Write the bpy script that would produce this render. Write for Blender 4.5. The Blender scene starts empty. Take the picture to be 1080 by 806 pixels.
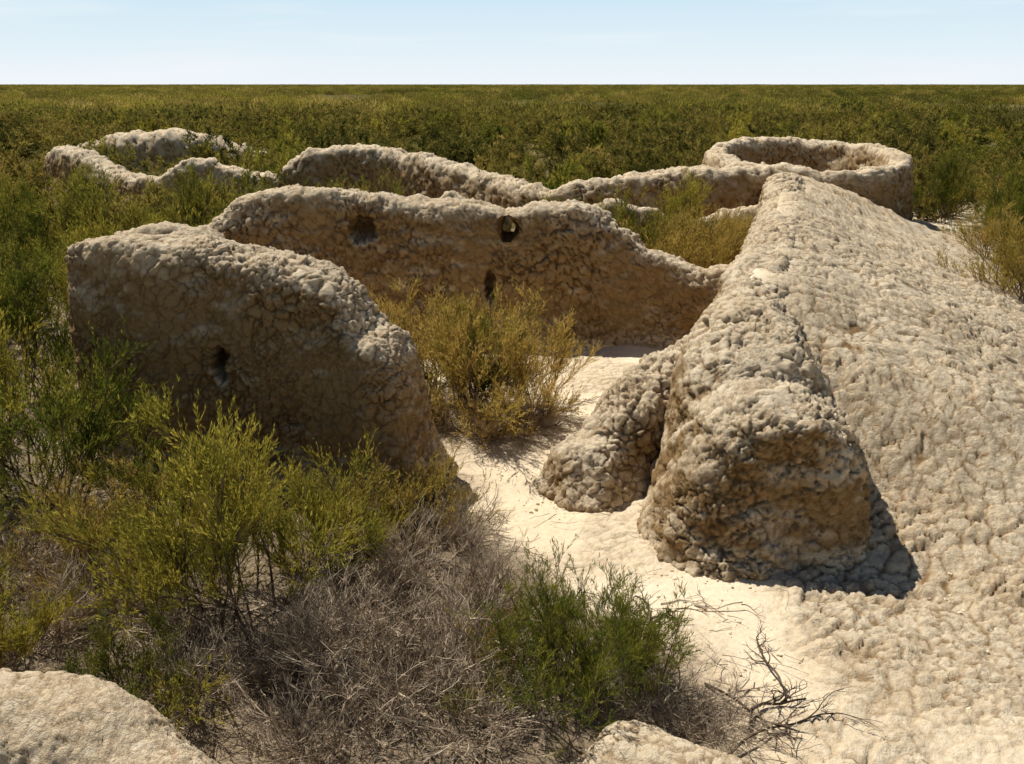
import bpy, math, numpy as np, time
from mathutils import Vector
rng=np.random.default_rng(7)
scene=bpy.context.scene
F=np.float32
# ---------------------------------------------------------------- noise
def hsh(ix,iy,iz,s):
    n=(ix.astype(np.uint32)*np.uint32(374761393))^(iy.astype(np.uint32)*np.uint32(668265263))^(iz.astype(np.uint32)*np.uint32(2147483647-19))
    n=n+np.uint32((s*974634777+12345)&0xffffffff)
    n=(n^(n>>np.uint32(15)))*np.uint32(2246822519)
    n=(n^(n>>np.uint32(13)))*np.uint32(3266489917)
    n=n^(n>>np.uint32(16))
    return n.astype(F)/F(4294967296.0)
def vnoise(p,s=0):
    p=np.asarray(p,dtype=np.float64); ip=np.floor(p); f=(p-ip).astype(F); ip=ip.astype(np.int64)
    f=f*f*f*(f*(f*6-15)+10)
    r=0
    for dx in(0,1):
        wx=f[:,0] if dx else 1-f[:,0]
        for dy in(0,1):
            wy=f[:,1] if dy else 1-f[:,1]
            for dz in(0,1):
                wz=f[:,2] if dz else 1-f[:,2]
                r=r+wx*wy*wz*hsh(ip[:,0]+dx,ip[:,1]+dy,ip[:,2]+dz,s)
    return r*2-1
def fbm(p,scale,octs=3,s=0):
    r=0;a=1.0;t=0
    for o in range(octs):
        r=r+a*vnoise(p*(2.03**o/scale)+o*17.3,s+o); t+=a; a*=.5
    return r/t
def voro(p,s=0,dims=3):
    p=np.asarray(p,dtype=np.float64); ip=np.floor(p).astype(np.int64); fp=(p-ip).astype(F)
    N=len(p); f1=np.full(N,9,F); f2=np.full(N,9,F); cid=np.zeros(N,F)
    for dx in(-1,0,1):
        for dy in(-1,0,1):
            for dz in((-1,0,1) if dims==3 else (0,)):
                cx,cy,cz=ip[:,0]+dx,ip[:,1]+dy,ip[:,2]+dz
                a=hsh(cx,cy,cz,s); b=hsh(cx,cy,cz,s+1)
                d=(dx+a-fp[:,0])**2+(dy+b-fp[:,1])**2
                if dims==3: d=d+(dz+hsh(cx,cy,cz,s+2)-fp[:,2])**2
                d=np.sqrt(d); m=d<f1
                f2=np.where(m,f1,np.minimum(f2,d)); cid=np.where(m,a,cid); f1=np.minimum(f1,d)
    return f1,f2,cid
def sst(a,b,x):
    t=np.clip((x-a)/(b-a),0,1); return t*t*(3-2*t)
def nrm(v): return v/np.maximum(np.linalg.norm(v,axis=-1,keepdims=True),1e-9)
# ---------------------------------------------------------------- mesh helper (all quads)
def quadmesh(name,V,Q,mats,midx=None,smooth=True):
    me=bpy.data.meshes.new(name)
    V=np.asarray(V,dtype=F).reshape(-1,3); Q=np.asarray(Q,dtype=np.int32).reshape(-1,4)
    me.vertices.add(len(V)); me.vertices.foreach_set('co',V.ravel())
    me.loops.add(len(Q)*4); me.loops.foreach_set('vertex_index',Q.ravel())
    me.polygons.add(len(Q)); me.polygons.foreach_set('loop_start',np.arange(len(Q),dtype=np.int32)*4)
    me.polygons.foreach_set('use_smooth',np.full(len(Q),smooth))
    for m in mats: me.materials.append(m)
    if midx is not None: me.polygons.foreach_set('material_index',np.asarray(midx,dtype=np.int32))
    me.update(calc_edges=True)
    return me
def setatt(me,nm,val):
    a=me.attributes.new(nm,'FLOAT','POINT'); a.data.foreach_set('value',np.asarray(val,dtype=F))
def obj(name,me,loc=(0,0,0),rot=0,scl=1):
    o=bpy.data.objects.new(name,me); scene.collection.objects.link(o)
    o.location=loc; o.rotation_euler=(0,0,rot); o.scale=(scl,)*3 if np.isscalar(scl) else scl
    return o
def getco(me):
    a=np.empty(len(me.vertices)*3,F); me.vertices.foreach_get('co',a); return a.reshape(-1,3)
def getno(me):
    a=np.empty(len(me.vertices)*3,F); me.vertex_normals.foreach_get('vector',a); return a.reshape(-1,3)
def setco(me,c):
    me.vertices.foreach_set('co',np.ascontiguousarray(c,dtype=F).ravel()); me.update()
# ---------------------------------------------------------------- materials
def nd(nt,t,**k):
    n=nt.nodes.new(t)
    for a,b in k.items(): setattr(n,a,b)
    return n
def mathn(nt,op,a,b=None,clamp=False):
    n=nd(nt,'ShaderNodeMath',operation=op,use_clamp=clamp)
    for i,v in enumerate((a,b)):
        if v is None: continue
        if hasattr(v,'is_linked'): nt.links.new(v,n.inputs[i])
        else: n.inputs[i].default_value=v
    return n.outputs[0]
def mixc(nt,f,a,b,bt='MIX'):
    n=nd(nt,'ShaderNodeMix',data_type='RGBA',blend_type=bt)
    for sk,v in ((n.inputs[0],f),(n.inputs[6],a),(n.inputs[7],b)):
        if hasattr(v,'is_linked'): nt.links.new(v,sk)
        elif isinstance(v,(tuple,list)): sk.default_value=(*v,1)
        else: sk.default_value=v
    return n.outputs[2]
def maprange(nt,v,a,b,c=0.0,d=1.0):
    n=nd(nt,'ShaderNodeMapRange'); nt.links.new(v,n.inputs[0])
    for i,x in enumerate((a,b,c,d)): n.inputs[i+1].default_value=x
    return n.outputs[0]
def att(nt,nm): return nd(nt,'ShaderNodeAttribute',attribute_name=nm).outputs['Fac']
def mud(name,side,top,ground=False):
    m=bpy.data.materials.new(name); m.use_nodes=True; nt=m.node_tree; L=nt.links
    nt.nodes.remove(nt.nodes['Principled BSDF']); out=nt.nodes['Material Output']; b=nd(nt,'ShaderNodeBsdfDiffuse'); b.inputs['Roughness'].default_value=.0; L.new(b.outputs[0],out.inputs[0])
    tc=nd(nt,'ShaderNodeTexCoord'); co=tc.outputs['Object']
    n1=nd(nt,'ShaderNodeTexNoise'); n1.inputs['Scale'].default_value=20; n1.inputs['Detail'].default_value=5; n1.inputs['Roughness'].default_value=.76; L.new(co,n1.inputs['Vector'])
    nf=n1.outputs['Fac']
    mac=att(nt,'mac')
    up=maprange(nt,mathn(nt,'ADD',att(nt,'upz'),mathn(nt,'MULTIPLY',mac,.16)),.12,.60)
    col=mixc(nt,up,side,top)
    f=mathn(nt,'ADD',maprange(nt,mac,-.35,.5,0,.22),mathn(nt,'ADD',maprange(nt,nf,.42,.68,0,.38),mathn(nt,'MULTIPLY',att(nt,'tint'),.18)),True)
    col=mixc(nt,f,col,mixc(nt,1.0,col,(.66,.55,.41),'MULTIPLY'))
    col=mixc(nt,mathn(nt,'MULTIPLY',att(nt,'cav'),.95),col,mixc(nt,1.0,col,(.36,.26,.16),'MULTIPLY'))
    if ground:
        lit=mathn(nt,'MULTIPLY',att(nt,'litter'),maprange(nt,nf,.30,.50,.45,1.0),True)
        lc=mixc(nt,maprange(nt,nf,.4,.62),(.17,.12,.07),(.34,.26,.17))
        col=mixc(nt,lit,col,lc)
        fc=mixc(nt,maprange(nt,mac,-.3,.4),(.10,.088,.03),(.19,.15,.065))
        col=mixc(nt,att(nt,'far'),col,fc)
    L.new(col,b.inputs[0])
    h=nf
    if ground: h=mathn(nt,'MULTIPLY',h,mathn(nt,'ADD',mathn(nt,'MULTIPLY',att(nt,'crack'),.7),.3))
    bp=nd(nt,'ShaderNodeBump'); bp.inputs['Strength'].default_value=.9; bp.inputs['Distance'].default_value=.055
    L.new(h,bp.inputs['Height']); L.new(bp.outputs[0],b.inputs['Normal'])
    return m
def leafmat(name,c1,c2,trans=.45):
    m=bpy.data.materials.new(name); m.use_nodes=True; nt=m.node_tree; L=nt.links
    nt.nodes.remove(nt.nodes['Principled BSDF']); out=nt.nodes['Material Output']
    oi=nd(nt,'ShaderNodeObjectInfo'); tc=nd(nt,'ShaderNodeTexCoord')
    n=nd(nt,'ShaderNodeTexNoise'); n.inputs['Scale'].default_value=3.5; n.inputs['Detail'].default_value=1; L.new(tc.outputs['Object'],n.inputs['Vector'])
    f=mathn(nt,'ADD',maprange(nt,n.outputs['Fac'],.35,.65,0,.8),mathn(nt,'MULTIPLY',mathn(nt,'SUBTRACT',oi.outputs['Random'],.35),.9),True)
    col=mixc(nt,f,c1,c2)
    d=nd(nt,'ShaderNodeBsdfDiffuse'); t=nd(nt,'ShaderNodeBsdfTranslucent'); mx=nd(nt,'ShaderNodeMixShader'); mx.inputs[0].default_value=trans
    L.new(col,d.inputs[0]); L.new(col,t.inputs[0]); L.new(d.outputs[0],mx.inputs[1]); L.new(t.outputs[0],mx.inputs[2]); L.new(mx.outputs[0],out.inputs[0])
    return m
def woodmat(name,c1,c2):
    m=bpy.data.materials.new(name); m.use_nodes=True; nt=m.node_tree; L=nt.links
    nt.nodes.remove(nt.nodes['Principled BSDF']); out=nt.nodes['Material Output']; b=nd(nt,'ShaderNodeBsdfDiffuse'); L.new(b.outputs[0],out.inputs[0])
    tc=nd(nt,'ShaderNodeTexCoord'); n=nd(nt,'ShaderNodeTexNoise'); n.inputs['Scale'].default_value=7; n.inputs['Detail'].default_value=1; L.new(tc.outputs['Object'],n.inputs['Vector'])
    L.new(mixc(nt,maprange(nt,n.outputs['Fac'],.35,.65),c1,c2),b.inputs[0]); return m
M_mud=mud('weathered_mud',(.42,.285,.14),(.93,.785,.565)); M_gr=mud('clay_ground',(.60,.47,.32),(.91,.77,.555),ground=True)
M_green=leafmat('foliage_green',(.12,.145,.022),(.48,.40,.065))
M_fresh=leafmat('foliage_fresh',(.14,.17,.025),(.38,.33,.055))
M_olive=leafmat('foliage_olive',(.065,.075,.017),(.36,.28,.065))
M_gold=leafmat('foliage_gold',(.36,.28,.055),(.66,.48,.14))
M_wood=woodmat('twig_bark',(.08,.058,.04),(.22,.165,.115))
M_dead=woodmat('dead_twig',(.20,.15,.105),(.62,.50,.35))
M_dark=woodmat('old_branch',(.06,.045,.035),(.17,.125,.085))
# ---------------------------------------------------------------- terrain
CY=np.array([6.0,7.4,8.0,9.6,11.6,15.7,20.5,24,30]); CX=np.array([2.2,2.3,2.45,2.95,3.75,5.05,6.45,7.9,9.]); CZ=np.array([1.1,1.4,1.8,2.0,2.15,2.28,2.1,1.2,0.])
def H(x,y):
    x=np.asarray(x,float); y=np.asarray(y,float)
    xc=np.interp(y,CY,CX); zc=np.interp(y,CY,CZ); d=(x-xc)*.95
    W=np.interp(y,[6,10,18,24],[5.5,6.2,5.6,5.5])
    q=np.clip(d+.2,0,None)/W; q=q*q/(q+.06); prof=np.where(d>-.2,np.clip(1-q*1.06,0,1)**1.25,sst(-.85,-.3,d))
    g=sst(6.2,9.2,y+.5*(np.clip(d,0,3)-1))*(1-sst(24,29,y))
    p=np.stack([x.ravel(),y.ravel(),np.zeros(x.size)],1)
    n1=fbm(p,2.6,3,3).reshape(x.shape); n2=fbm(p,.7,3,9).reshape(x.shape)
    big=fbm(p,60,2,5).reshape(x.shape)
    r=np.sqrt(x*x+y*y)
    h=(zc-.03)*prof*g; flank=prof*g*sst(.1,1.2,d)
    ru=fbm(np.stack([(x*.25).ravel(),(y*1.3).ravel(),np.zeros(x.size)],1),.9,3,15).reshape(x.shape)
    h=h+n1*(.06*(1-prof*g)+.18*flank)+n2*(.03*(1-prof*g)+.10*flank)+ru*.15*flank+big*.35*sst(40,140,r)
    h=h+.18*sst(-1,-4,x)*sst(9,4,y)
    return h
def axis(lo,hi,st,end0,end1,gr):
    a=list(np.arange(lo,hi,st)); s=st; x=a[-1]; up=[]
    while x<end1: s*=gr; x+=s; up.append(x)
    s=st; x=lo; dn=[]
    while x>end0: s*=gr; x-=s; dn.append(x)
    return np.array(dn[::-1]+a+up)
xs=axis(-.8,7.4,.021,-4000,4000,1.035); ys=axis(3.9,12.5,.021,-60,4500,1.019)
X,Y=np.meshgrid(xs,ys); Z=H(X,Y)
nx,ny=len(xs),len(ys)
P=np.stack([X.ravel(),Y.ravel(),Z.ravel()],1); P0_=P*[1,1,0]
xc=np.interp(P[:,1],CY,CX); dd=(P[:,0]-xc)
crack=sst(-.4,.3,dd)*sst(8,5,dd)*sst(3.9,6.6,P[:,1]+.7*dd+.6*fbm(P0_,.9,2,33))*sst(27,23,P[:,1])
crack=np.clip(crack+.50*(sst(-.2,.25,fbm(P0_,1.1,2,31)))*(P[:,1]<16),0,1)
near=(np.abs(P[:,0])<16)&(P[:,1]<32)&(P[:,1]>1)
pn=P0_[near]
wp=pn+.10*np.stack([fbm(pn,.28,4,41),fbm(pn,.28,4,42),0*pn[:,0]],1)
ca,sa=math.cos(-.35),math.sin(-.35); wq=np.stack([(wp[:,0]*ca-wp[:,1]*sa)*.8,wp[:,0]*sa+wp[:,1]*ca,0*wp[:,0]],1)
sm=sst(22,12,pn[:,1])
m1=sst(-.12,.12,fbm(pn,.55,3,74))
f1,f2,cid=voro(wq/.21,50,2); h1,h2,cid3=voro(wq/.115,55,2); g1,g2,cid2=voro(wp/.07,60,2)
msk=sst(-.3,.3,fbm(pn,.5,3,73))
eA=sst(0,.13,f2-f1); eB=sst(0,.19,h2-h1); e2=sst(0,.22,g2-g1)
cl=m1*(eA*(.026+.05*cid)+.5*eB*.026*cid3)+(1-m1)*(eB*(.022+.042*cid3)+.3*eA*.03)
e=np.minimum(1-(1-eA)*(.4+.6*m1),1-(1-eB)*(1-.65*m1)); cid=np.where(m1>.5,cid,cid3)
rid=1-np.abs(fbm(pn,.28,4,79))*2.2
cl2=e2*(.006+.024*cid2)*(.15+.85*msk)
P[near,2]+=((cl+cl2*sm)*crack[near]*(.7+.7*fbm(pn,.5,2,71))+.008*fbm(pn,.2,4,77)+crack[near]*(.036*fbm(pn,.17,4,78)-.02*sst(.75,1,rid)))
j,i=np.meshgrid(np.arange(ny-1),np.arange(nx-1),indexing='ij'); k=(j*nx+i).ravel()
Q=np.stack([k,k+1,k+nx+1,k+nx],1)
me=quadmesh('ground',P,Q,[M_gr])
bx=np.interp(P[:,1],[4.5,5.5,6.4,7.5,8.8,9.3],[1.5,1.35,.46,-.35,-.7,-3])
lit=sst(.25,-.25,P[:,0]-bx+.3*fbm(P0_,.8,3,88))*(P[:,1]<9.6)
out=np.where(dd>0,sst(5,7,dd)*sst(12,15,P[:,1]),sst(14.5,16.5,P[:,1]))
room=.45*sst(1.6,.6,np.hypot(P[:,0]+.6,(P[:,1]-10.3))+.4*fbm(P0_,.6,3,89))
lit=np.clip(np.maximum(np.maximum(lit,room),np.maximum(out*.9,sst(-5,-6,P[:,0]))),0,1)
rr=np.hypot(P[:,0],P[:,1]); far=sst(20,46,rr+10*fbm(P0_,13,3,66))*(1-.25*sst(.0,.3,fbm(P0_,9,3,67))*sst(140,70,rr))
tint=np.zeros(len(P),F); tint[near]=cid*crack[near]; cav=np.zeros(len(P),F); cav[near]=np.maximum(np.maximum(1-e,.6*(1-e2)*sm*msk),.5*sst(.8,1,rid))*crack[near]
mac=fbm(P0_,1.3,3,61); mac=np.where(rr>40,fbm(P0_,25,3,62),mac)
for nme,val in(('crack',crack),('litter',lit),('far',far),('tint',tint),('cav',cav),('mac',mac),('upz',np.full(len(P),.70))): setatt(me,nme,val)
obj('ground',me)
# ---------------------------------------------------------------- walls
def catmull(pts,closed,step):
    P=np.array(pts,float); n=len(P); out=[]
    segs=n if closed else n-1
    for i in range(segs):
        if closed: a,b,c,d=P[(i-1)%n],P[i],P[(i+1)%n],P[(i+2)%n]
        else:
            b,c=P[i],P[i+1]; a=P[i-1] if i>0 else 2*b-c; d=P[i+2] if i+2<n else 2*c-b
        for t in np.linspace(0,1,24,endpoint=False):
            out.append(.5*((2*b)+(-a+c)*t+(2*a-5*b+4*c-d)*t*t+(-a+3*b-3*c+d)*t**3))
    out.append(P[0] if closed else P[-1]); out=np.array(out)
    s=np.r_[0,np.cumsum(np.linalg.norm(np.diff(out[:,:2],axis=0),axis=1))]
    m=max(8,int(s[-1]/step)); q=np.linspace(0,s[-1],m)
    return np.stack([np.interp(q,s,out[:,c]) for c in range(out.shape[1])],1)
def mudify(me,seed,a1=.07,c=.15,ac=.03,niches=(),fine=True):
    co=getco(me).astype(float); no=getno(me)
    co=co+no*(a1*fbm(co,.75,3,seed)+a1*.5*fbm(co,.25,3,seed+7))[:,None]
    for (nx_,nz_,rx,rz,dep) in niches:
        q=((co[:,0]-nx_)/rx)**2+((co[:,2]-nz_)/rz)**2
        q=q*(1+.5*fbm(co,.12,2,seed+3)); co[:,1]+=np.where(no[:,1]<-.2,dep*sst(1.25,.45,q),0)
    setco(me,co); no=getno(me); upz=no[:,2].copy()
    w=co+.075*np.stack([fbm(co,.2,3,seed+11),fbm(co,.2,3,seed+12),fbm(co,.2,3,seed+13)],1)
    f1,f2,cid=voro(w/c,seed,3); e=sst(0,.14,f2-f1)
    amp=(.6+.8*sst(-.4,.5,fbm(co,.6,2,seed+30)))*(.78+.35*np.clip(no[:,2],0,1))
    d=e*ac*(.45+.9*cid)+np.sqrt(np.clip(1-f1*f1,0,1))*ac*.3-ac; cv=1-e
    if fine:
        msk=sst(-.3,.25,fbm(co,.45,3,seed+33))
        g1,g2,ci=voro(w/(c*.48),seed+5,3); e2=sst(0,.20,g2-g1); d=d+e2*ac*(.25+.6*ci)*(.3+.7*msk); cv=np.maximum(cv*(1-.35*msk),.8*(1-e2)*msk)
    d=d*amp+ac*.9*fbm(co,c*.9,4,seed+31)
    co=co+no*d[:,None]; setco(me,co)
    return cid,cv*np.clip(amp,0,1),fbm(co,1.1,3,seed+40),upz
def wall(name,pts,res=.03,closed=False,taper=.22,n=3.2,zb=-.4,skirt=.14,seed=1,a1=.07,c=.14,ac=.028,niches=(),hole=None,fine=True,topn=.06,cp=.3,cp2=None,capn=3.0,remesh=True):
    bres=res if not remesh else res*1.6
    C=catmull(pts,closed,bres); cp2=cp if cp2 is None else cp2
    if closed: T=np.roll(C[:-1],-1,0)[:,:2]-np.roll(C[:-1],1,0)[:,:2]; T=np.r_[T,T[:1]]
    else: T=np.gradient(C[:,:2],axis=0)
    T=nrm(T); sc=np.ones(len(C)); ext=np.zeros(len(C)); hp=np.ones(len(C))
    if not closed:
        def cap(k,sg,cpw):
            w=C[k,3]; ph=np.linspace(0,math.pi/2,600); e=np.sin(ph)**(2/capn); s=np.cos(ph)**(2/capn); s[-1]=0
            al=np.r_[0,np.cumsum(np.hypot(np.diff(e),np.diff(s)))]; qq=np.linspace(0,al[-1],max(8,int(al[-1]*w/bres)))[1:]
            e=np.interp(qq,al,e); s=np.interp(qq,al,s)
            cc=np.repeat(C[k][None],len(e),0); cc[:,:2]+=sg*T[k]*(e*w)[:,None]
            return cc,np.repeat(T[k][None],len(e),0),np.maximum(s,.01),sg*e,np.maximum(s,.3 if cpw<.2 else .02)**cpw
        a,b,s,e,h_=cap(-1,1,cp2); C1=np.r_[C,a];T1=np.r_[T,b];S1=np.r_[sc,s];E1=np.r_[ext,e];H1=np.r_[hp,h_]
        a,b,s,e,h_=cap(0,-1,cp); C=np.r_[a[::-1],C1];T=np.r_[b[::-1],T1];sc=np.r_[s[::-1],S1];ext=np.r_[e[::-1],E1];hp=np.r_[h_[::-1],H1]
    zt=C[:,2]+topn*fbm(np.stack([C[:,0],C[:,1],0*C[:,0]],1),.5,3,seed+20)*2
    th=np.linspace(math.pi,0,401); u=np.sign(np.cos(th))*np.abs(np.cos(th))**(2/n); v=np.abs(np.sin(th))**(2/n)
    Hm=C[:,2].mean()-zb; wm=C[:,3].mean(); s=np.r_[0,np.cumsum(np.hypot(np.diff(u)*wm,np.diff(v)*Hm))]
    m=int(s[-1]/bres)|1; q=np.linspace(0,s[-1],m); u=np.interp(q,s,u); v=np.interp(q,s,v); u=.5*(u-u[::-1]); v=.5*(v+v[::-1])
    h=zb+(zt-zb)[:,None]*hp[:,None]*v[None]
    base=skirt*np.exp(-np.maximum(h,0)/.22)+taper*C[:,3][:,None]*(1-v[None])
    off=C[:,3][:,None]*sc[:,None]*u[None]+base*np.tanh(u*3)[None]*sc[:,None]
    Rt=np.stack([T[:,1],-T[:,0]],1)
    XY=C[:,None,:2]+Rt[:,None]*off[...,None]+T[:,None]*(base*ext[:,None])[...,None]
    V=np.concatenate([XY,h[...,None]],2); A,B=V.shape[:2]
    jj,ii=np.meshgrid(np.arange(A-1),np.arange(B-1),indexing='ij'); kk=(jj*B+ii).ravel()
    Q=np.stack([kk,kk+1,kk+B+1,kk+B],1); V=V.reshape(-1,3)
    if remesh:
        r_=np.arange(A-1)*B
        Qb=np.stack([r_+B-1,r_,r_+B,r_+2*B-1],1)   # underside
        Qc=[]
        if not closed:
            for i_ in range(B//2):
                a_,b_=i_,B-1-i_
                if b_-a_<=1: continue
                Qc.append([a_+1,a_,b_,b_-1]); o=(A-1)*B; Qc.append([o+a_,o+a_+1,o+b_-1,o+b_])
        allQ=np.concatenate([Q,Qb]+([np.array(Qc)] if Qc else []))
        if Qc: allQ=allQ[[len(set(t))==4 for t in allQ.tolist()]]
        me0=quadmesh(name+'_base',V,allQ,[M_mud]); t_=bpy.data.objects.new('tmp',me0); scene.collection.objects.link(t_)
        md=t_.modifiers.new('r','REMESH'); md.mode='VOXEL'; md.voxel_size=res; md.use_smooth_shade=True
        ms=t_.modifiers.new('s','SMOOTH'); ms.factor=.5; ms.iterations=6
        dg=bpy.context.evaluated_depsgraph_get(); me=bpy.data.meshes.new_from_object(t_.evaluated_get(dg)); me.name=name
        bpy.data.objects.remove(t_); bpy.data.meshes.remove(me0)
        if not me.materials: me.materials.append(M_mud)
        me.polygons.foreach_set('use_smooth',np.ones(len(me.polygons),bool))
        print(name,seed,'verts',len(me.vertices))
    else: me=quadmesh(name,V,Q,[M_mud])
    cid,cav,mac,upz=mudify(me,seed,a1,c,ac,niches,fine)
    if hole:
        hx,hz,rx,rz,y0,y1=hole; co=getco(me); cen=co[Q].mean(1)
        ang=np.arctan2(cen[:,2]-hz,cen[:,0]-hx); q=((cen[:,0]-hx)/rx)**2+((cen[:,2]-hz)/rz)**2
        keep=q>1+.25*np.sin(ang*3+1); Q=Q[keep]
        na=28; nl=12; aa=np.linspace(0,2*math.pi,na,endpoint=False); tv=[]
        for yy in np.linspace(y0,y1,nl):
            r=1.18+.12*np.sin(aa*3+yy*5)+.06*rng.normal(size=na)-.5*math.sin((yy-y0)/(y1-y0)*math.pi)
            tv.append(np.stack([hx+rx*r*np.cos(aa),np.full(na,yy),hz+rz*r*np.sin(aa)],1))
        tv=np.concatenate(tv); o=len(co); tq=[]
        for a in range(nl-1):
            for b in range(na): tq.append([o+a*na+b,o+a*na+(b+1)%na,o+(a+1)*na+(b+1)%na,o+(a+1)*na+b])
        me=quadmesh(name,np.r_[co,tv],np.r_[Q,np.array(tq)],[M_mud]); zz=np.zeros(len(tv)); cid=np.r_[cid,zz];cav=np.r_[cav,zz+.7];mac=np.r_[mac,zz];upz=np.r_[upz,zz]
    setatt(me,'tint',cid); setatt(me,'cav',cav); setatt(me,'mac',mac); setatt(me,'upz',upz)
    return obj(name,me)
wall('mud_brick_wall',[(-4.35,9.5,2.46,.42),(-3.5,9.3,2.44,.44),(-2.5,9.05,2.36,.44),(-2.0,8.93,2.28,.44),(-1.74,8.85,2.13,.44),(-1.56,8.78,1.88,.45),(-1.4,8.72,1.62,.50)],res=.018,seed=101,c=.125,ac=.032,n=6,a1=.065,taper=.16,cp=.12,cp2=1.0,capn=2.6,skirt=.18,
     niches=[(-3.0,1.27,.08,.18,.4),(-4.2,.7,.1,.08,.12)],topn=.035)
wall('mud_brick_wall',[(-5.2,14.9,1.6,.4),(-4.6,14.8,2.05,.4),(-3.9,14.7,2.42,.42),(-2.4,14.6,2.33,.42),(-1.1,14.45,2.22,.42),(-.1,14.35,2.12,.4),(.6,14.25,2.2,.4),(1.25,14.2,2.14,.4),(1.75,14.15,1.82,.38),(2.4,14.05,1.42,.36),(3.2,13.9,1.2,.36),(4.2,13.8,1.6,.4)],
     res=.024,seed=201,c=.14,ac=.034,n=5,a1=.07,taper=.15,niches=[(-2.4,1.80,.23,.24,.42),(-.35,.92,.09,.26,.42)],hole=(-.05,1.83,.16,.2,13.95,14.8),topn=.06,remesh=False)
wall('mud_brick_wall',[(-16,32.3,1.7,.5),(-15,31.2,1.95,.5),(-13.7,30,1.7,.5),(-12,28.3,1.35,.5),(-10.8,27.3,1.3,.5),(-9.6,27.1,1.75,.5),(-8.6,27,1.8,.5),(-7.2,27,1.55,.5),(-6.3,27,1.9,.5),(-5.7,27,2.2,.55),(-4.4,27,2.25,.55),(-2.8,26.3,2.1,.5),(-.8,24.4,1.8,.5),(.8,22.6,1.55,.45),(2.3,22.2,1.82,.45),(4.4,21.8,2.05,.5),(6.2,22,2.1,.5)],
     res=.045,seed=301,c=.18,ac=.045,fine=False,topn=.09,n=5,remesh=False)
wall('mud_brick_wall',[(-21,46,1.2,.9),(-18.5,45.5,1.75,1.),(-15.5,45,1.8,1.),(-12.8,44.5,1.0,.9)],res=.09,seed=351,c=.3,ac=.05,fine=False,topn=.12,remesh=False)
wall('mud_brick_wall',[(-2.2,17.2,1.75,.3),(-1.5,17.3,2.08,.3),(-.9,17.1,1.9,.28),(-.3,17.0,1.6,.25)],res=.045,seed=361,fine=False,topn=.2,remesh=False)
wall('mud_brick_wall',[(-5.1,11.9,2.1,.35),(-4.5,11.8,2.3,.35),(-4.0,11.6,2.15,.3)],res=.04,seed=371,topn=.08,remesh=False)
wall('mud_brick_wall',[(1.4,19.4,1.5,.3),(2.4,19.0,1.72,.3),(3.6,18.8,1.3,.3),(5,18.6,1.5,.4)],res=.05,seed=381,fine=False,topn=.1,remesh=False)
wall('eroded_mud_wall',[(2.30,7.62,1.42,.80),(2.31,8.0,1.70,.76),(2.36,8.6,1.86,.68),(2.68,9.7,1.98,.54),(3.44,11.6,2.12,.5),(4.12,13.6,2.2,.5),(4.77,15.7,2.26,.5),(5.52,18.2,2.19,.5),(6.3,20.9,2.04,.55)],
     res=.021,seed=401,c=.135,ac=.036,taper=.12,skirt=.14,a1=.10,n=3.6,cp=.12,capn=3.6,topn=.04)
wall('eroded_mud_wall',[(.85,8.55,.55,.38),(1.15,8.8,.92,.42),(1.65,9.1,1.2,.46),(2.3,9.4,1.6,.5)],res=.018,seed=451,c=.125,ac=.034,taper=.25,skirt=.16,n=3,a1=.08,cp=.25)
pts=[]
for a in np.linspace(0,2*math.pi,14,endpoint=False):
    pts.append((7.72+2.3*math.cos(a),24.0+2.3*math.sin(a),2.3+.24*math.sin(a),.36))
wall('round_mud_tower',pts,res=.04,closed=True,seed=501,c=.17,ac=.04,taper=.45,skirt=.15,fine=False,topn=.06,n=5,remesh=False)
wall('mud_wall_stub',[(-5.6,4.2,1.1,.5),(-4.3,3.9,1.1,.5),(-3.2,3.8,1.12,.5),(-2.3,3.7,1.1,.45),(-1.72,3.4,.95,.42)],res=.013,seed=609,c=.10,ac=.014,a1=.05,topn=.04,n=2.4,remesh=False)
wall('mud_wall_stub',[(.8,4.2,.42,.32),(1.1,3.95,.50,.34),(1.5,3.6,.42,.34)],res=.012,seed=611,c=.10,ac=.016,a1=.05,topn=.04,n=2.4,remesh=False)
# ---------------------------------------------------------------- vegetation
def tubes(P,R):
    N,S,_=P.shape; T=np.gradient(P,axis=1); T=nrm(T)
    ref=nrm(rng.normal(size=(N,1,3))); A=nrm(np.cross(T,ref)); B=np.cross(T,A)
    ang=np.array([0,2*math.pi/3,4*math.pi/3])
    V=P[:,:,None]+R[:,:,None,None]*(np.cos(ang)[None,None,:,None]*A[:,:,None]+np.sin(ang)[None,None,:,None]*B[:,:,None])
    n,s,k=np.meshgrid(np.arange(N),np.arange(S-1),np.arange(3),indexing='ij')
    b=(n*S+s)*3; k2=(k+1)%3
    Q=np.stack([b+k,b+k2,b+3+k2,b+3+k],-1).reshape(-1,4)
    return V.reshape(-1,3),Q
def leaves(P,D,L,W):
    pr=nrm(np.cross(D,rng.normal(size=D.shape)))
    V=np.stack([P,P+D*(L*.45)[:,None]+pr*W[:,None],P+D*L[:,None],P+D*(L*.45)[:,None]-pr*W[:,None]],1)
    return V.reshape(-1,3),np.arange(len(P)*4).reshape(-1,4)
def grow(P0,D,L,S,wob,up):
    N=len(P0); P=[P0]; d=nrm(D); Ds=[d]
    for s in range(S):
        d=nrm(d+rng.normal(size=(N,3))*wob+np.array([0,0,up])); P.append(P[-1]+d*(L/S)[:,None]); Ds.append(d)
    return np.stack(P,1),np.stack(Ds,1)
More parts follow.
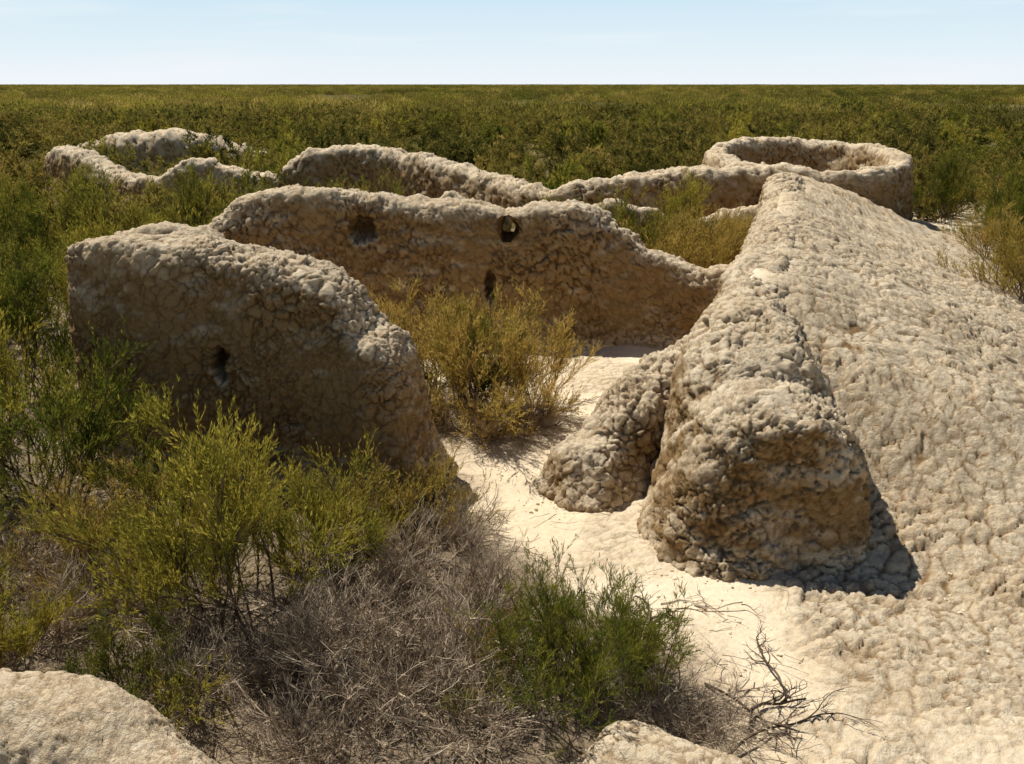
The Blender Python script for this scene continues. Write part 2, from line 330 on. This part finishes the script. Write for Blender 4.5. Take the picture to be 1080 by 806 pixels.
def kids(P,D,n,t0,a,b,c,t1=1.0):
    N,S,_=P.shape; t=(t0+(t1-t0)*rng.random((N,n)))*(S-1.001); k=t.astype(int); f=(t-k)[...,None]
    I=np.arange(N)[:,None]; p=P[I,k]*(1-f)+P[I,np.minimum(k+1,S-1)]*f; d=D[I,k]
    r=nrm(rng.normal(size=d.shape)); return p.reshape(-1,3),nrm(d*a+r*b+np.array([0,0,c])).reshape(-1,3),(t/(S-1)).reshape(-1)
def comb(name,parts,mats):
    V=[];Q=[];M=[];o=0
    for v,q,m in parts: V.append(v);Q.append(q+o);M.append(np.full(len(q),m));o+=len(v)
    return quadmesh(name,np.concatenate(V),np.concatenate(Q),mats,np.concatenate(M),smooth=False)
def bush(name,lm,Hh=1.6,tilt=.55,ns=20,nt=12,ntt=7,nl=9,ll=.045,lw=.0042,wood=None,t0=.3,tw=.42,rb=.3,up=.06,rad=.012,tws=.2,tb=.6):
    wood=wood or M_wood
    az=rng.random(ns)*2*math.pi; tl=np.abs(rng.normal(size=ns))*tilt+.08; tl=np.minimum(tl,1.25)
    D=np.stack([np.sin(tl)*np.cos(az),np.sin(tl)*np.sin(az),np.cos(tl)],1)
    P0=np.stack([rb*rng.normal(size=ns)*.5,rb*rng.normal(size=ns)*.5,np.full(ns,-.08)],1)
    L=Hh*(.5+.65*rng.random(ns))*(1-.12*tl)
    P,Ds=grow(P0,D,L,7,.16,up)
    parts=[(*tubes(P,np.linspace(1,.3,8)[None]*rad*(.6+.6*rng.random(ns))[:,None]),0)]
    p,d,t=kids(P,Ds,nt,t0,.9,tb,.3); L2=Hh*tw*(.4+.8*rng.random(len(p)))*(1.15-.6*t)
    P2,D2=grow(p,d,L2,4,.18,.05)
    if ntt or not nl: parts.append((*tubes(P2,np.linspace(1,.4,5)[None]*np.full((len(p),1),rad*.32)),0))
    if ntt:
        p,d,t=kids(P2,D2,ntt,tws,1.,.5,.25); L3=Hh*.13*(.5+.8*rng.random(len(p)))
        P3,D3=grow(p,d,L3,2,.2,.05)
        parts.append((*tubes(P3,np.linspace(1,.5,3)[None]*np.full((len(p),1),rad*.14)),1 if nl else 0))
    else: P3,D3=P2,D2
    if nl:
        p,d,t=kids(P3,D3,nl,.05,1.,.45 if ntt else .8,.1); n=len(p)
        parts.append((*leaves(p,d,ll*(.6+.8*rng.random(n)),lw*(.7+.6*rng.random(n))),1))
    return comb(name,parts,[wood,lm])
B={}
B['g1']=bush('tamarisk_a',M_green,1.7,ns=22,nt=14,ntt=8,nl=9,t0=.42,tw=.36)
B['g2']=bush('tamarisk_b',M_green,1.5,tilt=.75,ns=22,nt=13,ntt=8,nl=9,t0=.45,tw=.36)
B['g3']=bush('tamarisk_g',M_green,1.6,tilt=.55,ns=18,nt=13,ntt=8,nl=9,t0=.45,tw=.36)
B['f1']=bush('tamarisk_c',M_fresh,1.0,tilt=.6,ns=48,nt=10,ntt=6,nl=6,ll=.05,lw=.003,rad=.008,rb=.5,tw=.4)
B['y1']=bush('tamarisk_d',M_gold,1.6,tilt=.7,ns=24,nt=13,ntt=8,nl=9,t0=.35)
B['y2']=bush('tamarisk_e',M_gold,1.1,tilt=.8,ns=24,nt=9,ntt=6,nl=5)
B['d1']=bush('dead_a',M_dead,1.2,tilt=.75,ns=26,nt=10,ntt=5,nl=0,wood=M_dead,rad=.014,tw=.5,t0=.15)
B['d2']=bush('dead_b',M_dead,1.1,tilt=1.0,ns=46,nt=11,ntt=4,nl=0,wood=M_dead,rad=.015,tw=.6,t0=.1,up=-.06)
def put(kind,x,y,s=1,rot=None,name=None,dz=0,sz=None):
    nm=name or {'d':'dead_brush'}.get(kind[0],'tamarisk_bush')
    z=float(H(np.array([x]),np.array([y]))[0])-.03+dz
    return obj(nm,B[kind],(x,y,z),rng.random()*6.28 if rot is None else rot,(s,s,sz or s))
near_b=[('g1',-2.1,5.9,1.05),('g2',-1.55,6.6,.7),('g3',-4.4,7.7,1.15),('g1',-5.4,8.6,1.2),('y1',-3.5,6.5,.6),
('g2',-3.6,5.1,.65),('g3',-2.55,4.75,.45),('g2',-4.3,5.9,.8),('y2',-1.1,7.3,.9),('y2',-.85,7.8,.7),('g3',-3.1,7.3,.65),('g3',-2.6,6.4,.6),
('f1',.35,5.15,.9),('f1',.72,5.3,.65),('y2',.0,5.35,.55),
('y1',-.45,10.3,1.03),('y1',-1.2,10.8,.98),('y1',.25,10.7,.8),('y2',-.1,9.9,.7),('y1',-1.9,11.4,.9),('g2',-.6,10.8,.9),
('y1',3.6,16.2,1.15),('y1',2.6,16.6,1.1),('g2',1.4,16.4,1.2),('g1',.4,16.0,1.15),('y2',-1.9,16.1,1.3),('g1',-3.1,18.0,1.25),('g2',2.3,17.2,1.3),('y1',4.1,17.4,1.1),('g1',3.3,18.0,1.25),
('g1',-6.3,11,1.15),('g2',-7.2,9.8,1.2),('g1',-8.3,13,1.3),('g2',-6.2,13.6,1.2),('g1',-9.8,15,1.5),('g3',-7.4,16.5,1.3),('g2',-5.9,17.5,1.35),('g1',-8.8,18,1.35),
('g2',-5.8,20,1.3),('g1',-7.4,21.5,1.2),('g2',-10.4,18.5,1.4),('g1',-12,20.5,1.4),('g2',-5.3,7.0,1.0),('g2',-13.5,23.5,1.2),('g1',-11.5,24,1.1),('g2',-9.5,23.6,1.0),('y1',-16,27,1.2),('g2',-4.5,22.5,1.0),
('y2',8.0,13.8,1.05),('y1',8.6,14.6,.9),('g2',11.6,20.5,1.1),('g1',12.8,22.5,1.2),('g2',13.8,21.5,1.1),('y1',10.5,19.6,.6),('y2',9.4,16.2,.9),('g2',14.5,25,1.2),('g1',12.6,26.5,1.2)]
for kd,x,y,s in near_b: put(kd,x,y,s)
for kd,x,y,s,sz in [('d2',-.35,5.6,.95,.65),('d2',-.85,5.2,.9,.65),('d1',-.2,6.2,.75,.6),('d2',-1.3,5.7,1.0,.6),('d1',-1.6,5.3,.8,.6),('d1',-1.0,6.4,.85,.65),
    ('d2',-.3,4.8,.8,.45),('d2',-1.2,4.6,.8,.5),('d1',-.5,7.2,.6,.5),('d2',.95,4.95,.6,.32),('d2',-4.2,6.5,.9,.5),('d1',-.3,9.9,.7,.45),('d2',-3.0,6.1,.8,.5),('d1',-3.4,5.6,.8,.5),('d1',-.9,10.2,.8,.5),('d2',.1,10.4,.8,.4),('d2',-2.2,5.2,.8,.45),('d2',1.35,4.75,.5,.25)]:
    put(kd,x,y,s,sz=sz)
def branch(name,x,y,ang,L,r,seed,mat=None):
    P0=np.array([[0,0,.03]]); D=np.array([[math.cos(ang),math.sin(ang),.05]])
    P1,D1=grow(P0,D,np.array([L]),9,.22,0); P1[...,2]=.03+.04*np.abs(np.sin(np.linspace(0,5,10)))
    p,d,t=kids(P1,D1,6,.25,1,.8,0); P2,D2=grow(p,d,L*.4*(.5+rng.random(6)*.7),6,.25,0)
    p,d,t=kids(P2,D2,4,.3,1,.8,0.); P3,D3=grow(p,d,L*.16*(.5+rng.random(24)),4,.25,0)
    for q in(P2,P3): q[...,2]=np.abs(q[...,2])*.6+.01
    me=comb(name,[(*tubes(P1,np.linspace(1,.45,10)[None]*r),0),(*tubes(P2,np.linspace(1,.3,7)[None]*np.full((6,1),r*.5)),0),(*tubes(P3,np.linspace(1,.4,5)[None]*np.full((24,1),r*.22)),0)],[mat or M_dark])
    obj(name,me,(x,y,float(H(np.array([x]),np.array([y]))[0])))
branch('fallen_branch',.65,5.95,-.1,.8,.016,1); branch('fallen_branch',1.0,5.75,.9,.6,.014,2)
branch('fallen_branch',1.35,5.2,-1.0,.8,.014,3); branch('fallen_branch',1.55,4.75,1.2,.7,.017,4); branch('fallen_branch',1.35,4.5,.3,.9,.012,5)
branch('fallen_branch',-1.8,6.1,2.8,1.3,.02,6,M_dead); branch('fallen_branch',-2.4,5.6,.6,1.3,.02,7,M_dead); branch('fallen_branch',1.2,6.2,-.3,.7,.012,9,M_dead)
branch('fallen_branch',-.2,10,.2,1.0,.012,8); branch('fallen_branch',-3.2,6.3,.3,1.5,.02,10,M_dead); branch('fallen_branch',-1.0,6.9,.9,1.1,.016,11,M_dead)
branch('fallen_branch',1.1,4.9,.1,.8,.01,12,M_dead); branch('fallen_branch',-.6,5.0,.7,1.2,.016,13,M_dead); branch('fallen_branch',1.9,5.1,2.2,.6,.013,14)
n=8000; x=rng.uniform(-5,2.6,n); y=rng.uniform(3.9,11.5,n); bxx=np.interp(y,[4.5,5.5,6.4,7.5,8.8,9.3,9.5,11.5],[1.8,1.6,.65,-.15,-.6,-1.2,.3,.5]); k=(x<bxx)|(rng.random(n)<.08); x=x[k];y=y[k];n=len(x)
z=H(x,y); a=rng.random(n)*6.28; Pt,_=grow(np.stack([x,y,z+.012+.06*rng.random(n)**2],1),np.stack([np.cos(a),np.sin(a),rng.normal(size=n)*.12],1),.08+.3*rng.random(n)**2,3,.16,0)
v,q=tubes(Pt,np.linspace(1,.6,4)[None]*(.0015+.003*rng.random(n))[:,None]); obj('twig_litter',quadmesh('twig_litter',v,q,[M_dead],smooth=False))
def cubeball():
    import bmesh; bm=bmesh.new(); bmesh.ops.create_cube(bm,size=1.2); bmesh.ops.subdivide_edges(bm,edges=bm.edges[:],cuts=1,use_grid_fill=True)
    v=np.array([w.co[:] for w in bm.verts]); q=np.array([[w.index for w in f.verts] for f in bm.faces]); bm.free(); return nrm(v)*.75+v*.25,q
tv,tq=cubeball()
x=[];y=[];r=[]
for (ax,ay,bx_,by_,cnt,sp) in [(1.3,6.8,3.2,6.5,260,.15),(.3,8.05,1.5,7.9,160,.14),(-1.2,7.9,-.6,8.6,120,.15),(-.5,13.5,3.1,13.2,200,.15),(2.1,10,3,13,160,.15),(3.4,6.6,5,5.2,260,.4),(.6,6.5,2.5,5,220,.5),(0,8.5,1,12,200,.6)]:
    t=rng.random(cnt); x.append(ax+(bx_-ax)*t+rng.normal(size=cnt)*sp); y.append(ay+(by_-ay)*t+rng.normal(size=cnt)*sp); r.append(.004+.02*rng.random(cnt)**3)
x=np.concatenate(x);y=np.concatenate(y);r=np.concatenate(r);n=len(x)
a=rng.random(n)*6.28; s3=r[:,None]*(.7+.6*rng.random((n,3))); vv=tv[None]*(1+.15*rng.normal(size=(n,len(tv),1)))*s3[:,None]
vx=vv[...,0]*np.cos(a)[:,None]-vv[...,1]*np.sin(a)[:,None]; vy=vv[...,0]*np.sin(a)[:,None]+vv[...,1]*np.cos(a)[:,None]
V=np.stack([vx+x[:,None],vy+y[:,None],vv[...,2]*.7+(H(x,y)+r*.15)[:,None]],-1).reshape(-1,3); Qr=(tq[None]+(np.arange(n)*len(tv))[:,None,None]).reshape(-1,4)
me=quadmesh('clay_rubble',V,Qr,[M_gr],smooth=False); setatt(me,'upz',np.full(len(V),.6)); obj('clay_rubble',me)
# ---------------------------------------------------------------- shrubland (instanced)
col=bpy.data.collections.new('shrub_kinds')
def patch(name,mats,nb=30,R=14):
    parts=[]
    for m_ in range(nb):
        cx,cy=rng.uniform(-R,R,2); hh=rng.uniform(.8,2.7); w_=hh*rng.uniform(.7,1.4); k_=int(130*w_)
        th=rng.random(k_)*6.28; ph=np.arccos(rng.random(k_)); rr_=rng.random(k_)**.4
        lump=1+.3*np.sin(th*3+m_)+.15*rng.normal(size=k_)
        p=np.stack([cx+w_*rr_*lump*np.sin(ph)*np.cos(th),cy+w_*rr_*lump*np.sin(ph)*np.sin(th),hh*rr_*np.cos(ph)*.8],1)
        d=nrm(np.stack([np.sin(ph)*np.cos(th)*.6,np.sin(ph)*np.sin(th)*.6,np.full(k_,.9)],1)+.3*rng.normal(size=(k_,3)))
        parts.append((*leaves(p,d,.30+.35*rng.random(k_),.03+.03*rng.random(k_)),int(rng.choice(len(mats)))))
    return comb(name,parts,mats)
fars=[bush('shrub_a',M_olive,1.9,tilt=.8,ns=16,nt=10,ntt=0,nl=32,ll=.13,lw=.015,tw=.42,t0=.15,rb=.7,tb=.9),
      bush('shrub_b',M_olive,1.5,tilt=1.0,ns=18,nt=10,ntt=0,nl=28,ll=.13,lw=.015,tw=.42,t0=.15,rb=.8,tb=.9),
      bush('shrub_c',M_green,1.7,tilt=.8,ns=16,nt=10,ntt=0,nl=28,ll=.13,lw=.014,tw=.42,t0=.15,rb=.7,tb=.9),
      bush('shrub_d',M_gold,1.1,tilt=.9,ns=14,nt=9,ntt=0,nl=16,ll=.12,lw=.012,tw=.4,t0=.15,rb=.6,tb=.9),
      patch('scrub_a',[M_olive,M_olive,M_green]),patch('scrub_b',[M_olive,M_olive,M_green,M_olive,M_gold])]
for i,m in enumerate(fars): col.objects.link(bpy.data.objects.new('shrub_kind_%d'%i,m))
def ringpts(r0,r1,dens):
    ar=.5*(r1*r1-r0*r0)*1.6; n=int(ar*dens); r=np.sqrt(rng.uniform(r0*r0,r1*r1,n)); a=rng.uniform(-.8,.8,n)
    return r*np.sin(a),r*np.cos(a)
xs_,ys_,ss_,kk_=[],[],[],[]
for r0,r1,dn,sc,kd in((15,40,.36,1.05,0),(40,100,.17,1.4,0),(88,300,.0021,1.,1),(300,1000,.0012,1.2,1),(1000,2200,.0003,2.2,1)):
    a,b=ringpts(r0,r1,dn); xs_.append(a);ys_.append(b);ss_.append(np.full(len(a),sc));kk_.append(np.full(len(a),kd))
x=np.concatenate(xs_);y=np.concatenate(ys_);s=np.concatenate(ss_);kd=np.concatenate(kk_)
pp=np.stack([x,y,0*x],1); dens=fbm(pp,14,3,91)
xcr=np.interp(y,CY,CX); rr=np.hypot(x,y)
ok=(dens>-.36+.12*rng.random(len(x)))|(kd==1)|(rng.random(len(x))<.35)
ok&=~((x>-5.5)&(x<xcr+6.3)&(y<15.6)); ok&=~((x>xcr-1.2)&(x<xcr+5.6)&(y<26.5)); ok&=~((np.hypot(x-7.95,y-24)<3.6))
yb=np.interp(x,[-17.5,-13.7,-10.8,-7,-2.8,-.8,.8,6.2],[33,30,27.3,27,26.3,24.4,22.6,22])
inb=(x>-16.5)&(x<6.5); ok&=~(inb&(y>yb-2.2)&(y<yb+1.0)); ok&=~((x>-22)&(x<-12)&(y>40)&(y<46.5))
sm=s*np.where(kd==1,.9+.2*rng.random(len(x)),.4+1.0*rng.random(len(x))**1.3)
inside=inb&(y<yb); ok&=~(inside&(rng.random(len(x))<.2)); sm=np.where(inside,sm*.8,sm)
x,y,sm,rr,kd=x[ok],y[ok],sm[ok],rr[ok],kd[ok]; n=len(x)
z=H(x,y)-.05
me=bpy.data.meshes.new('desert_shrubland'); me.vertices.add(n); me.vertices.foreach_set('co',np.stack([x,y,z],1).astype(F).ravel())
a=me.attributes.new('rot','FLOAT_VECTOR','POINT'); a.data.foreach_set('vector',np.stack([0*x,0*x,rng.random(n)*6.28],1).astype(F).ravel())
hz=np.minimum(sm,1.1+.3*rng.random(n)); a=me.attributes.new('scl','FLOAT_VECTOR','POINT'); a.data.foreach_set('vector',np.stack([sm,sm,hz],1).astype(F).ravel())
pk=rng.choice(4,size=n,p=[.36,.32,.2,.12]); pk=np.where(kd==1,4+(rng.random(n)<.5),pk); a=me.attributes.new('idx','INT','POINT'); a.data.foreach_set('value',pk.astype(np.int32))
me.update(); so=obj('desert_shrubland',me)
ng=bpy.data.node_groups.new('shrub_scatter','GeometryNodeTree'); ng.interface.new_socket('Geometry',in_out='INPUT',socket_type='NodeSocketGeometry'); ng.interface.new_socket('Geometry',in_out='OUTPUT',socket_type='NodeSocketGeometry')
gi=ng.nodes.new('NodeGroupInput'); go=ng.nodes.new('NodeGroupOutput'); ip=ng.nodes.new('GeometryNodeInstanceOnPoints'); ci=ng.nodes.new('GeometryNodeCollectionInfo')
ci.inputs['Collection'].default_value=col; ci.inputs['Separate Children'].default_value=True; ci.inputs['Reset Children'].default_value=True
def na(nm,dt):
    q=ng.nodes.new('GeometryNodeInputNamedAttribute'); q.data_type=dt; q.inputs['Name'].default_value=nm
    return [o for o in q.outputs if o.enabled][0]
ng.links.new(gi.outputs[0],ip.inputs['Points']); ng.links.new(ci.outputs[0],ip.inputs['Instance']); ip.inputs['Pick Instance'].default_value=True
ng.links.new(na('idx','INT'),ip.inputs['Instance Index']); ng.links.new(na('rot','FLOAT_VECTOR'),ip.inputs['Rotation']); ng.links.new(na('scl','FLOAT_VECTOR'),ip.inputs['Scale'])
ng.links.new(ip.outputs[0],go.inputs[0])
md=so.modifiers.new('scatter','NODES'); md.node_group=ng
print('shrubs',n,'ground',nx*ny)
# ---------------------------------------------------------------- light, sky, camera
w=bpy.data.worlds.new('World'); scene.world=w; w.use_nodes=True; nt=w.node_tree; bg=nt.nodes['Background']
EL=math.radians(57); AZ=math.radians(45)   # azimuth measured from +Y towards -X
sky=nt.nodes.new('ShaderNodeTexSky'); sky.sky_type='NISHITA'; sky.sun_disc=False; sky.sun_elevation=EL; sky.sun_rotation=-AZ
sky.air_density=1.0; sky.dust_density=.3; sky.ozone_density=1.5
STR=.052
tc=nt.nodes.new('ShaderNodeTexCoord'); sp=nt.nodes.new('ShaderNodeSeparateXYZ'); nt.links.new(tc.outputs['Generated'],sp.inputs[0])
hz1=mixc(nt,maprange(nt,sp.outputs['Z'],0,.10),tuple(c/STR for c in(.87,.92,.96)),tuple(c/STR for c in(.58,.79,.91)))
mp=nt.nodes.new('ShaderNodeMapping'); mp.inputs['Scale'].default_value=(1.2,1.2,16); nt.links.new(tc.outputs['Generated'],mp.inputs[0])
cn=nt.nodes.new('ShaderNodeTexNoise'); cn.inputs['Scale'].default_value=2.2; cn.inputs['Detail'].default_value=4; nt.links.new(mp.outputs[0],cn.inputs['Vector'])
hz1=mixc(nt,maprange(nt,cn.outputs['Fac'],.52,.75,0,.6),hz1,tuple(c/STR for c in(.90,.94,.97)))
fin=mixc(nt,maprange(nt,sp.outputs['Z'],.08,.22),hz1,sky.outputs[0])
nt.links.new(fin,bg.inputs[0]); bg.inputs[1].default_value=STR
S=Vector((-math.sin(AZ)*math.cos(EL),math.cos(AZ)*math.cos(EL),math.sin(EL)))
sl=bpy.data.lights.new('sun','SUN'); sl.energy=5.0; sl.angle=math.radians(.5); sl.color=(1,.96,.89)
so=bpy.data.objects.new('sun',sl); scene.collection.objects.link(so); so.rotation_euler=S.to_track_quat('Z','Y').to_euler(); so.location=(0,0,30)
cam=bpy.data.cameras.new('camera'); cam.lens=31.17; cam.sensor_width=36; cam.clip_end=20000; cam.clip_start=.05
co=bpy.data.objects.new('camera',cam); scene.collection.objects.link(co); co.location=(0,0,4.0); co.rotation_euler=(math.radians(90-18.6),0,0)
scene.camera=co
scene.view_settings.view_transform='Standard'; scene.view_settings.look='None'; scene.view_settings.exposure=0
